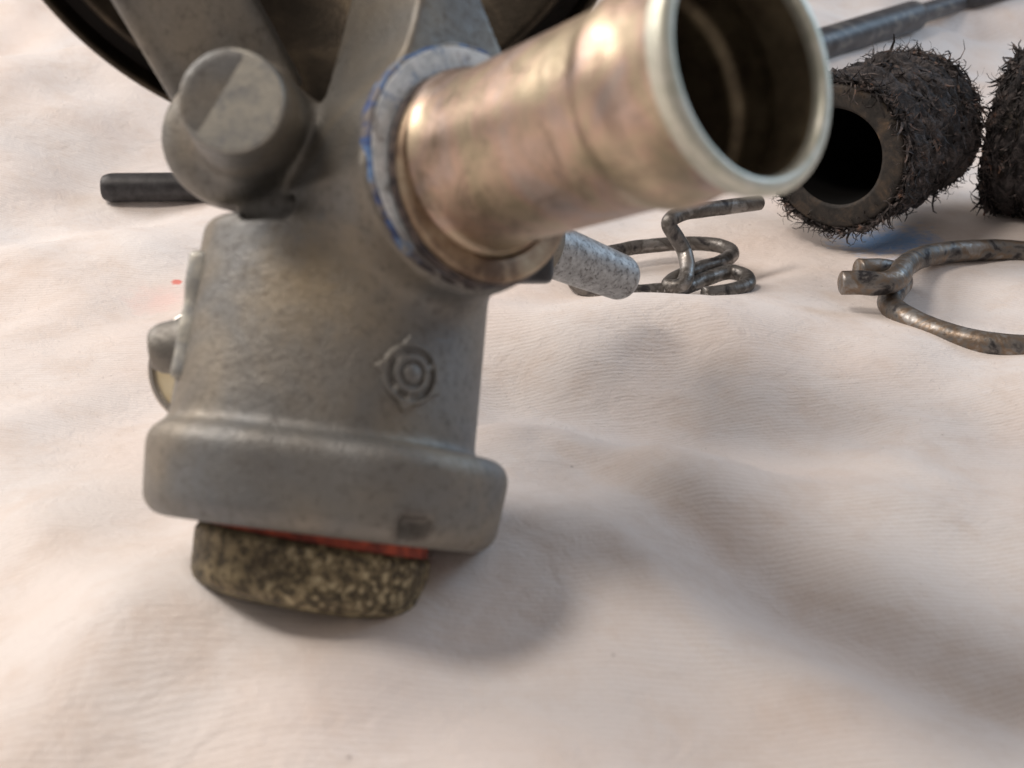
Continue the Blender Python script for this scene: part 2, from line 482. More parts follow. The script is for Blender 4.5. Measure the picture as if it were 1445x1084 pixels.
base = m.ramp(patch, [(0.30, (0.81, 0.715, 0.665)), (0.5, (0.83, 0.765, 0.73)), (0.70, (0.84, 0.81, 0.80))])
base = m.mix(m.g(m.noise(0.8, 6, 0.7), 0.48, 0.68, 0, 0.42), base, (0.68, 0.555, 0.47))
base = m.mix(m.g(wv, -0.7, 0.1, 0.22, 0.0), base, (0.52, 0.44, 0.37))
base = m.mix(m.g(m.noise(26, 2), 0.55, 0.75, 0, 0.16), base, (0.45, 0.40, 0.36))
# dark specks caught in the weave
spk = m.vor(0.9, m.map((1, 1, 0)))
base = m.mix(m.g(spk, 0.008, 0.035, 0.6, 0.0), base, (0.16, 0.12, 0.10))
def stain(base, px, py, r, colr, amt, soft=0.5, stretch=1.0, z=0.0):
    p = CG(px, py, 0.0)
    dx = m.math('SUBTRACT', sx, float(p[0])); dy = m.math('MULTIPLY', m.math('SUBTRACT', sy, float(p[1])), stretch)
    d = m.math('SQRT', m.math('ADD', m.math('MULTIPLY', dx, dx), m.math('MULTIPLY', dy, dy)))
    d = m.math('ADD', d, m.math('MULTIPLY', m.math('SUBTRACT', irr, 0.5), r * 1.4))
    return m.mix(m.g(d, r * soft, r, amt, 0.0), base, colr)
base = stain(base, 250, 398, 0.16, (0.75, 0.10, 0.06), 0.8)
base = stain(base, 232, 424, 0.9, (0.85, 0.50, 0.44), 0.40, 0.1)
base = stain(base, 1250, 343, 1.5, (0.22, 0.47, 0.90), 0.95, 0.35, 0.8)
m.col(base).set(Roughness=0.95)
m.b.inputs['Sheen Weight'].default_value = 0.15
m.bump(m.noise(34, 4, 0.7), 0.5, 0.014).bump(m.math('MULTIPLY', wv, m.g(m.noise(0.9, 3, 0.6), 0.35, 0.65, 0.25, 1.0)), 0.42, 0.009).bump(m.noise(7, 5, 0.7), 0.35, 0.03).bump(m.noise(1.1, 5, 0.6, 0.6, m.map((1, 1.5, 1), (0, 0, 0.5))), 0.42, 0.16)
CLOTH = m.m
m = M('lint_fibre'); m.set(Base_Color=(0.86, 0.83, 0.80, 1), Roughness=0.9); LINT = m.m

# ------------------------------------------------------------------ cloth mesh
def build_cloth():
    ys = np.concatenate([np.arange(1.5, 40, 0.11), np.arange(40, 130, 0.5)])
    t = np.linspace(-1, 1, 520)
    xs = 16 * t + 50 * t ** 5
    X, Y = np.meshgrid(xs, ys)
    Z = cloth_h(X, Y)
    V = np.stack([X, Y, Z], -1).reshape(-1, 3)
    nx, ny = len(xs), len(ys)
    i = np.arange(ny - 1)[:, None] * nx + np.arange(nx - 1)[None]
    i = i.reshape(-1)
    Fc = np.stack([i, i + 1, i + nx + 1, i + nx], -1)
    me = bpy.data.meshes.new('cloth')
    me.from_pydata(V.tolist(), [], Fc.tolist()); me.update()
    me.polygons.foreach_set('use_smooth', [True] * len(me.polygons))
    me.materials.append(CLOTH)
    o = bpy.data.objects.new('cloth', me); COL.objects.link(o)
    o['kind'] = 'structure'
    return o
build_cloth()

# ================================================================== THE VALVE HOUSING
# frame: x right, y up, z towards the front, tilted back by 25 degrees
B0 = K(450, 683, 15.9)                    # middle of the foot flange
B1 = K(500, 325, 16.3)                    # top of the barrel
UP = (B1 - B0) / np.linalg.norm(B1 - B0)
BL = np.linalg.norm(B1 - B0) - 0.25
zf = np.array([0, 0, 1.0]); SIDE = np.cross(UP, zf); SIDE /= np.linalg.norm(SIDE); FRONT = np.cross(SIDE, UP)
FC = K(664, 236, 14.6)                    # centre of the outlet face
MOUTH = K(1060, 92, 11.35)
D = (MOUTH - FC); TL = np.linalg.norm(D); D /= TL

def smin(a, b, k):
    h = np.clip(0.5 + 0.5 * (b - a) / k, 0, 1)
    return b * (1 - h) + a * h - k * h * (1 - h)
def smax(a, b, k): return -smin(-a, -b, k)
def dot(P, v): return P @ v
def cone(P, a, b, ra, rb, rnd=0.08):
    ax = b - a; L = np.linalg.norm(ax); ax = ax / L
    q = P - a; s = dot(q, ax); r = np.linalg.norm(q - s[..., None] * ax, axis=-1)
    R = ra + (rb - ra) * np.clip(s / L, 0, 1)
    dr = (r - R + rnd); ds = np.abs(s - L / 2) - L / 2 + rnd
    return np.minimum(np.maximum(dr, ds), 0) + np.hypot(np.maximum(dr, 0), np.maximum(ds, 0)) - rnd
def caps(P, a, b, ra, rb):
    ax = b - a; L2 = ax @ ax
    t = np.clip(dot(P - a, ax) / L2, 0, 1)
    return np.linalg.norm(P - a - t[..., None] * ax, axis=-1) - (ra + (rb - ra) * t)
def rbox(P, c, X, Y, Z, hx, hy, hz, r):
    q = P - c
    qx = np.abs(dot(q, X)) - hx + r; qy = np.abs(dot(q, Y)) - hy + r; qz = np.abs(dot(q, Z)) - hz + r
    o = np.sqrt(np.maximum(qx, 0) ** 2 + np.maximum(qy, 0) ** 2 + np.maximum(qz, 0) ** 2)
    return o + np.minimum(np.maximum(qx, np.maximum(qy, qz)), 0) - r
def barrel(P):
    q = P - B0; s = dot(q, UP); x = dot(q, SIDE); z = dot(q, FRONT)
    n = 2.35
    rr = (np.abs(x) ** n + np.abs(z) ** n) ** (1 / n)
    R = 1.96 - 0.035 * np.clip(s, 0, BL)
    dr = rr - R + 0.16; ds = np.maximum(s - BL, -s - 0.3) + 0.16
    return np.minimum(np.maximum(dr, ds), 0) + np.hypot(np.maximum(dr, 0), np.maximum(ds, 0)) - 0.16
def flange(P):
    q = P - B0; s = dot(q, UP); x = dot(q, SIDE) - 0.16; z = dot(q, FRONT) - 0.0
    a, b, rc = 2.23, 2.16, 1.7
    qx = np.abs(x) - a + rc; qz = np.abs(z) - b + rc
    d2 = np.hypot(np.maximum(qx, 0), np.maximum(qz, 0)) + np.minimum(np.maximum(qx, qz), 0) - rc
    r = 0.27
    d2 = d2 - 0.10 * np.clip(s, -0.6, 0.2) * (np.abs(x) > 0)
    dr = d2 + r; ds = np.abs(s + 0.04) - 0.58 + r
    return np.minimum(np.maximum(dr, ds), 0) + np.hypot(np.maximum(dr, 0), np.maximum(ds, 0)) - r

LUG = K(320, 192, 15.3)
STF = K(327, 142, 13.6)
STB = K(352, 176, 15.4)
ARM_T = K(560, -60, 15.5)
def sdf(P):
    d = barrel(P)
    # outlet neck swelling out of the barrel
    nk = cone(P, FC - D * 2.3, FC - D * 0.02, 1.25, 1.46, 0.10)
    d = smin(d, nk, 0.55)
    # rib climbing from the outlet face
    q = P - FC; sD = dot(q, D); q = q - sD[..., None] * D
    e = ARM_T - FC; e = e - (e @ D) * D; t = np.clip(dot(q, e) / (e @ e), 0, 1)
    d2 = np.linalg.norm(q - t[..., None] * e, axis=-1) - (1.47 - 1.33 * t ** 0.8) + 0.06
    dsd = np.abs(sD + 0.9) - 0.9 + 0.06
    rib = np.minimum(np.maximum(d2, dsd), 0) + np.hypot(np.maximum(d2, 0), np.maximum(dsd, 0)) - 0.06
    d = smin(d, rib, 0.22)
    # cut the rib flush with the outlet face
    d = smax(d, dot(P - FC, D) - 0.0, 0.05)
    # arm towards the bowl and lug with stub
    lug = cone(P, LUG - zf * 0.75, LUG + zf * 0.15, 0.86, 0.82, 0.25)
    stub = cone(P, STB - zf * 0.6, STF, 0.80, 0.585, 0.05)
    a2 = rbox(P, K(376, 262, 15.7), np.array([1., 0, 0]), np.array([0, 1., 0]), zf, 0.30, 0.85, 0.35, 0.1)
    a3 = caps(P, K(410, 240, 16.2), K(480, 250, 16.0), 0.75, 0.9)
    L = smin(smin(lug, stub, 0.28), a2, 0.12)
    L = smin(L, a3, 0.35)
    eZ = np.array([0.0, -0.42, 0.90]); eZ = eZ / np.linalg.norm(eZ)
    e0 = K(372, 150, 16.4); e1 = K(232, -110, 15.6)
    eY = e1 - e0; eY = eY - (eY @ eZ) * eZ; el = np.linalg.norm(eY) + 1.0; eY = eY / np.linalg.norm(eY); eX = np.cross(eY, eZ)
    mid = e0 + eY * el * .5
    mid = mid - eX * 0.17
    arm = rbox(P, mid, eX, eY, eZ, 0.78, el / 2, 0.22, 0.10)
    arm = smin(arm, caps(P, mid - eX * 0.73 - eY * el * .5 + eZ * .1, mid - eX * 0.75 + eY * el * .5 + eZ * .12, 0.12, 0.12), 0.1)
    L = smin(L, arm, 0.2)
    d = smin(d, L, 0.14)
    # pocket between lug and barrel
    pk = rbox(P, K(378, 291, 14.75), np.array([1., 0, 0]), np.array([0, 1., 0]), zf, 0.31, 0.17, 0.55, 0.05)
    d = smax(d, -pk, 0.06)
    f = flange(P)
    # small square notch in the lower front lip
    nt = rbox(P, K(583, 752, 13.9), SIDE, UP, FRONT, 0.17, 0.17, 0.17, 0.03)
    f = smax(f, -nt, 0.04)
    d = smin(d, f, 0.14)
    return d

def surface_nets(fn, lo, hi, h):
    xs, ys, zs = [np.arange(a, b, h) for a, b in zip(lo, hi)]
    A = np.empty((len(xs), len(ys), len(zs)), np.float32)
    Yg, Zg = np.meshgrid(ys, zs, indexing='ij')
    for s in range(0, len(xs), 12):
        e = min(s + 12, len(xs))
        P = np.empty((e - s, len(ys), len(zs), 3))
        P[..., 0] = xs[s:e, None, None]; P[..., 1] = Yg; P[..., 2] = Zg
        A[s:e] = fn(P)
    nx, ny, nz = A.shape
    c = [(i, j, k) for i in (0, 1) for j in (0, 1) for k in (0, 1)]
    sl = lambda o: A[o[0]:nx - 1 + o[0], o[1]:ny - 1 + o[1], o[2]:nz - 1 + o[2]]
    neg = sum((sl(o) < 0).astype(np.int8) for o in c)
    act = (neg > 0) & (neg < 8)
    idx = np.argwhere(act)
    vid = np.full(act.shape, -1, np.int64); vid[act] = np.arange(len(idx))
    I, J, Kk = idx.T
    vals = {o: A[I + o[0], J + o[1], Kk + o[2]] for o in c}
    acc = np.zeros((len(idx), 3)); cnt = np.zeros(len(idx))
    for a in c:
        for ax in range(3):
            if a[ax] == 1: continue
            b = list(a); b[ax] = 1; b = tuple(b)
            va, vb = vals[a], vals[b]
            mk = (va < 0) != (vb < 0)
            t = np.where(mk, va / np.where(mk, va - vb, 1), 0)
            p = np.tile(np.array(a, float), (len(idx), 1)); p[:, ax] += t
            acc += p * mk[:, None]; cnt += mk
    V = (idx + acc / cnt[:, None]) * h + np.array(lo)
    Fs = []
    for ax in range(3):
        o = [0, 0, 0]; o[ax] = 1
        a = A[:nx - o[0], :ny - o[1], :nz - o[2]]; b = A[o[0]:, o[1]:, o[2]:]
        ch = (a < 0) != (b < 0)
        E = np.argwhere(ch)
        b1, b2 = [(1, 2), (2, 0), (0, 1)][ax]
        ok = (E[:, b1] > 0) & (E[:, b2] > 0)
        for q in (0, 1, 2): ok &= (E[:, q] < act.shape[q])
        E = E[ok]
        def cell(d1, d2):
            Q = E.copy(); Q[:, b1] -= d1; Q[:, b2] -= d2
            return vid[Q[:, 0], Q[:, 1], Q[:, 2]]
        q = np.stack([cell(1, 1), cell(0, 1), cell(0, 0), cell(1, 0)], -1)
        inside = a[E[:, 0], E[:, 1], E[:, 2]] < 0
        q[~inside] = q[~inside][:, ::-1]
        q = q[(q >= 0).all(1)]
        Fs.append(q)
    return V, np.concatenate(Fs)

ROOTP = tow(B0 - UP * 1.4)
root = empty('valve_housing', ROOTP)
tag(root, 'large grey cast metal housing with a shiny outlet pipe, standing on the cloth', 'valve housing')

def part(name, VF, mat, parent=root, smooth=True, label=None):
    V, Fc = VF
    o = mesh_obj(name, tow(V), Fc, mat, parent, ROOTP, smooth)
    if label: o['label'] = label
    return o

V, Fc = surface_nets(sdf, (-5.2, -2.3, -18.6), (0.9, 5.4, -13.0), 0.05)
casting = part('casting', (V, Fc), ZINC)

# machined face of the stub: thin disc standing proud
q = []
def disc(c, ax, r, t=0.02, n=64, rings=10):
    pr = [(t, 1e-4)] + [(t, r * k / rings) for k in range(1, rings)] + [(t, r * 0.97), (t * .5, r), (-0.05, r)]
    return revolve(pr, c, ax, n)
part('stub_face', disc(STF, zf, 0.575, 0.012), MACH)

# gasket ring on the outlet face, sealant round its edge
def ringmesh(s0, s1, r0, r1, n=120, rnd=0.03, wob=0.0, base=FC):
    pr = round_prof([(s0, r0), (s1, r0), (s1, r1), (s0, r1)], rnd, 3)
    def fn(th, s, r):
        if wob: r = r + wob * (np.sin(th * 5 + 1) * .5 + np.sin(th * 11 + 2) * .3 + np.sin(th * 23) * .3)
        return r, s
    return revolve(pr, base, D, n, False, fn)
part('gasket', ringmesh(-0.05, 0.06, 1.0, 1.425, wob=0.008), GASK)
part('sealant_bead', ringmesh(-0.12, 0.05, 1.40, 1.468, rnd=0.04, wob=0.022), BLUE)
OFF = np.array([0.10, -0.14, 0.0])
part('collar_ring', ringmesh(0.05, 0.24, 0.98, 1.27, rnd=0.06, base=FC + OFF), TANC)
part('seal_ring', ringmesh(0.04, 0.12, 1.20, 1.31, rnd=0.04, wob=0.012, base=FC + OFF), DSEAL)

# outlet pipe
L = TL
outer = [(0.1, 1.13), (0.30, 1.12), (0.40, 1.05), (0.6, 1.03), (L * 0.62, 1.05), (L * 0.68, 1.06), (L * .72, 1.125), (L * .775, 1.13), (L * .815, 1.08), (L * .86, 1.085), (L * .93, 1.13), (L * .97, 1.17)]
pipe = part('outlet_pipe', revolve(round_prof([(s, r) for s, r in outer] + [(L * .97, 1.05)], 0.12, 5), FC, D, 128), TUBE)
rimp = round_prof([(L * .955, 1.19), (L * .995, 1.22), (L + .035, 1.17), (L + .045, 1.07), (L - .01, 1.035), (L - .10, 1.035)], 0.05, 5)
V, Fc = revolve(rimp, FC, D, 128)
o = mesh_obj('rim', tow(V), Fc, RIM, None, None); o.parent = pipe; o.matrix_parent_inverse = Matrix.Identity(4); o.data.transform(Matrix.Translation(-Vector(ROOTP)))
inner = round_prof([(L - 0.095, 1.04), (L * .87, 1.02), (L * .84, 1.075), (L * .77, 1.075), (L * .745, 0.97), (L * .6, 0.96), (L * .3, 0.93), (0.3, 0.90), (-1.5, 0.88), (-1.5, 0.001)], 0.05, 4)
V, Fc = revolve(inner, FC, D, 128)
o = mesh_obj('bore', tow(V), Fc, BORE, None, None); o.parent = pipe; o.data.transform(Matrix.Translation(-Vector(ROOTP)))

# bottom: red gasket and crusted cap
PB = K(449, 741, 15.75)
def revp(name, prof, base, axis, mat, n=96, r=0.05, fn=None, parent=root):
    return part(name, revolve(round_prof(prof, r, 4), base, axis, n, False, fn), mat, parent)
revp('red_gasket', [(0.10, 0.001), (0.10, 1.43), (-0.36, 1.43), (-0.36, 0.001)], PB, UP, RED)
def crust(th, s, r):
    big = r > 1.2
    w = np.array([noise.noise(Vector((math.cos(t) * 6, math.sin(t) * 6, float(s[0]) * 6))) for t in th])
    w2 = np.array([noise.noise(Vector((math.cos(t) * 17, math.sin(t) * 17, float(s[0]) * 15))) for t in th])
    return r + np.where(big, 0.010 * w + 0.010 * w2, 0), s
capprof = [(-0.22, 1.30), (-0.22, 1.46)] + [(s, 1.50 - 0.02 * k) for k, s in enumerate(np.linspace(-0.30, -0.92, 14) )][:1] + [(s, 1.50 - 0.05 * ((-s - .32) / .5)) for s in np.linspace(-0.32, -0.80, 16)] + [(-0.90, 1.40), (-0.96, 1.32), (-1.01, 1.18), (-1.04, 1.0), (-1.04, 0.001)]
CAX = UP + 0.05 * SIDE; CAX /= np.linalg.norm(CAX)
part('end_cap', revolve(capprof, PB + UP * 0.03, CAX, 220, False, crust), BRASS)

# emblem: relief laid over the barrel
def emblem():
    C = K(580, 528, 14.3)
    n = 190; Rr = 0.50
    # surface normal by differences at the hit point
    def march(P, dirn):
        t = np.zeros(P.shape[:-1])
        for _ in range(40):
            dd = sdf(P + t[..., None] * dirn); t = t + dd * 0.8
        return P + t[..., None] * dirn
    c0 = march((C * 0.94)[None], C / np.linalg.norm(C))[0]
    e = 0.05
    nn = np.array([sdf((c0 + e * a)[None])[0] - sdf((c0 - e * a)[None])[0] for a in np.eye(3)]); nn /= np.linalg.norm(nn)
    ux = np.cross(UP, nn); ux /= np.linalg.norm(ux); uy = np.cross(nn, ux)
    g = np.linspace(-Rr, Rr, n)
    U, Vv = np.meshgrid(g, g)
    P = c0 + nn * 0.4 + U[..., None] * ux + Vv[..., None] * uy
    P = march(P, -nn)
    r = np.hypot(U, Vv); th = np.arctan2(Vv, U)
    def st(x, a, b): 
        t = np.clip((x - a) / (b - a), 0, 1); return t * t * (3 - 2 * t)
    out = np.full_like(r, 0.375)
    for a0 in (math.radians(100), math.radians(176), math.radians(262), math.radians(338)):
        da = np.abs((th - a0 + np.pi) % (2 * np.pi) - np.pi)
        out = out + 0.085 * np.clip(1 - da / 0.28, 0, 1) ** 1.3
    w = 0.020
    plate = 1 - st(r, out - w, out + w)
    groove = st(r, 0.225, 0.245) * (1 - st(r, 0.305, 0.325))
    seg = np.zeros_like(r)
    for a0, a1 in ((35, 118), (150, 222), (-62, 18), (238, 262), (276, 300)):
        am, ah = math.radians((a0 + a1) / 2), math.radians((a1 - a0) / 2)
        da = np.abs((th - am + np.pi) % (2 * np.pi) - np.pi)
        seg = np.maximum(seg, 1 - st(da, ah - 0.06, ah + 0.06))
    g2_ = st(r, 0.105, 0.125) * (1 - st(r, 0.155, 0.175))
    h = plate * 0.055 - groove * seg * 0.055 - groove * (1 - seg) * 0.012 - g2_ * 0.040
    h = h + 0.02 * (1 - st(r, 0.02, 0.12)) - 0.012 * (1 - plate)
    P = P + h[..., None] * nn
    keep = (r < out + 0.04)
    idx = -np.ones(r.shape, int); idx[keep] = np.arange(keep.sum())
    Fq = []
    for i in range(n - 1):
        for j in range(n - 1):
            qd = (idx[i, j], idx[i, j + 1], idx[i + 1, j + 1], idx[i + 1, j])
            if min(qd) >= 0: Fq.append(qd)
    part('emblem', (P[keep], Fq), ZINC)
emblem()

# plate and peg and round cream cover on the left side
def slab(c, X, Y, Z, hx, hy, hz, r, name, mat, jag=0.0, h=0.045):
    def fn(P):
        d = rbox(P, c, X, Y, Z, hx, hy, hz, r)
        if jag:
            q = P - c; s = dot(q, Y)
            d = d + jag * (np.sin(s * 5 + 1) * .6 + np.sin(s * 11) * .4)
        return d
    e = np.abs(X) * hx + np.abs(Y) * hy + np.abs(Z) * hz + 0.15
    V, Fc = surface_nets(fn, tuple(c - e), tuple(c + e), h)
    return part(name, (V, Fc), mat)
SL = K(285, 458, 15.8)
slab(SL + SIDE * 0.04, SIDE, UP, FRONT, 0.13, 0.80, 0.8, 0.06, 'side_plate', MACH, 0.018)
V, Fc = revolve(round_prof([(0, 0.001), (0, 0.25), (-0.12, 0.33), (-0.6, 0.41), (-1.0, 0.46)], 0.12, 5), K(212, 494, 16.4), np.array([-1, -0.12, 0.12]) / 1.0143, 48)
part('peg', (V, Fc), ZINC)
DC = K(291, 518, 17.3); DA = np.array([-0.12, 0.10, 0.98])
V, Fc = revolve([(0.03, 0.001), (0.03, 0.3), (0.03, 0.72)], DC, DA, 72)
cv = part('round_cover', (V, Fc), CREAM)
V, Fc = revolve(round_prof([(-0.2, 0.74), (-0.2, 0.83), (0.08, 0.83), (0.10, 0.76), (0.035, 0.70), (-0.02, 0.70)], 0.04, 3), DC, DA, 96)
o = mesh_obj('rim', tow(V), Fc, CHROME, None, None); o.parent = cv; o.data.transform(Matrix.Translation(-Vector(ROOTP)))

# bowl behind: a large round housing facing the front and down
BA = np.array([0.05, -0.60, 0.80]); BA /= np.linalg.norm(BA)
_p0 = K(512, 204, 17.9)
CUT = 8.6
def clip_top(VF):
    # only the lower part of the bowl is built, the unseen top is cut to steer its shade
    V, Fc = VF
    Fc = [f for f in Fc if V[list(f), 1].mean() < CUT]
    used = np.unique(np.array(Fc)); remap = -np.ones(len(V), int); remap[used] = np.arange(len(used))
    return V[used], [tuple(remap[list(f)]) for f in Fc]
def _hit(px, py):
    r = K(px, py, 1.0); return r * (_p0 @ BA) / (r @ BA)
_a, _b, _c = _hit(55, 0), _hit(130, 75), _hit(235, 145)
_ab, _ac = _b - _a, _c - _a; _n = np.cross(_ab, _ac)
_cc = (np.cross(_n, _ab) * (_ac @ _ac) + np.cross(_ac, _n) * (_ab @ _ab)) / (2 * _n @ _n)
BC = _a + _cc; BR = np.linalg.norm(_cc)
print('bowl', BC, BR)
V, Fc = revolve(round_prof([(-1.2, BR - .35), (-0.5, BR - .15), (-0.16, BR), (-0.03, BR), (0.0, BR - .11), (-0.30, BR - .15)], 0.05, 3), BC, BA, 200)
bowl = part('bowl_flange', clip_top((V, Fc)), BOWL)
part('groove_floor', clip_top(revolve([(-0.28, BR - .13), (-0.45, BR - .29), (-0.40, BR - .45)], BC, BA, 200)), DARK)  # near-black floor of the groove between the bowl rims
part('bowl', clip_top(revolve(round_prof([(-0.45, BR - .39), (-0.05, BR - .43), (0.02, BR - .55), (-0.12, BR - .7), (-0.55, BR - 1.1), (-1.6, BR - 1.8), (-2.6, BR - 2.9), (-3.1, BR * .25), (-3.2, 0.001)], 0.15, 4), BC, BA, 200)), BOWL)
part('bowl_back', clip_top(revolve([(-1.2, BR - .33), (-2.4, BR - 1.0), (-3.5, BR * .5), (-3.7, 0.001)], BC, BA, 120)), BOWL)

# rear leg of the casting ending in the speckled nipple that rests on the cloth
N1 = K(884, 395, 23.3); N0 = K(770, 350, 21.9)
nd = N0 - N1; nl = np.linalg.norm(nd); nd /= nl
V, Fc = revolve(round_prof([(0, 0.001), (0, 0.36), (0.14, 0.43), (nl * 0.7, 0.475), (nl + 0.3, 0.49)], 0.16, 4), N1, nd, 64)
part('hose_nipple', (V, Fc), SPECK)
pth = catmull([N0 + nd * 0.1, N0 + nd * 1.0, K(640, 300, 19.5), K(560, 260, 17.5)], 8)
part('rear_neck', sweep(pth, np.linspace(0.62, 1.1, len(pth)), 32), ZINC)
slab(K(742, 372, 18.9), np.array([1., 0, 0]), np.array([0, 1., 0]), zf, 0.42, 0.30, 0.3, 0.12, 'rear_lug', DPLAS)

# ================================================================== hose clamps
def wire(name, pts, r, mat, root, n=10):
    path = catmull(pts, n)
    V, Fc = sweep(path, r, 20, True, 0.0)
    V = V + 0.012 * np.array([noise.noise_vector(Vector(p * 3)) for p in V])
    return mesh_obj(name, V, Fc, mat, root, np.array(root.location))

def on_plane(px, py, r, up=0.0):
    return G(px, py, ZP + r + up)

r1 = 0.17
c1 = empty('hose_clamp', CG(950, 400, 0))
tag(c1, 'dark wire spring hose clamp with upright bent end, beside the speckled nipple', 'hose clamp', 'spring wire hose clamps on the cloth')
ZP = float(CG(970, 408, 0)[2]) + 0.24
wire('wire_ring', [on_plane(1072, 286, r1, 1.35), on_plane(1020, 293, r1, 1.4), on_plane(968, 300, r1, 1.45), on_plane(944, 313, r1, 1.35), on_plane(954, 334, r1, 1.0), on_plane(966, 356, r1, .65), on_plane(970, 382, r1, .36), on_plane(962, 402, r1, .16),
     on_plane(944, 404, r1, .1), on_plane(952, 394, r1, .15), on_plane(985, 380, r1, .18), on_plane(1018, 370, r1, .15), on_plane(1033, 356, r1, .08), on_plane(1010, 346, r1, .05), on_plane(958, 344, r1, .05), on_plane(900, 349, r1, .03), on_plane(850, 360, r1, 0), on_plane(812, 380, r1, 0), on_plane(815, 402, r1, 0), on_plane(855, 412, r1, 0), on_plane(910, 412, r1, 0), on_plane(960, 407, r1, 0), on_plane(995, 394, r1, 0.02),
     on_plane(1028, 384, r1, .03), on_plane(1052, 390, r1, .03), on_plane(1054, 402, r1, .02), on_plane(1030, 411, r1, 0), on_plane(994, 416, r1, 0)], r1, WIRE1, c1)
r2 = 0.255
c2 = empty('hose_clamp', CG(1260, 410, 0))
tag(c2, 'large worn spring hose clamp with crossed cut ends, lying flat at the right edge', 'hose clamp', 'spring wire hose clamps on the cloth')
ZP = float(CG(1400, 440, 0)[2]) + 0.02
wire('wire_ring', [on_plane(1188, 399, r2, .55), on_plane(1215, 399, r2, .55), on_plane(1245, 400, r2, .55), on_plane(1266, 392, r2, .55), on_plane(1278, 375, r2, .42), on_plane(1305, 362, r2, .25), on_plane(1360, 354, r2, .1), on_plane(1430, 354, r2, 0), on_plane(1510, 366, r2, 0), on_plane(1565, 395, r2, 0), on_plane(1575, 435, r2, 0), on_plane(1540, 475, r2, 0), on_plane(1480, 490, r2, 0), on_plane(1410, 488, r2, 0), on_plane(1340, 474, r2, 0), on_plane(1285, 452, r2, 0.0), on_plane(1256, 430, r2, .02), on_plane(1262, 412, r2, .05), on_plane(1272, 398, r2, .02), on_plane(1262, 385, r2, .15), on_plane(1240, 381, r2, .25), on_plane(1212, 381, r2, .3)], r2, WIRE2, c2)

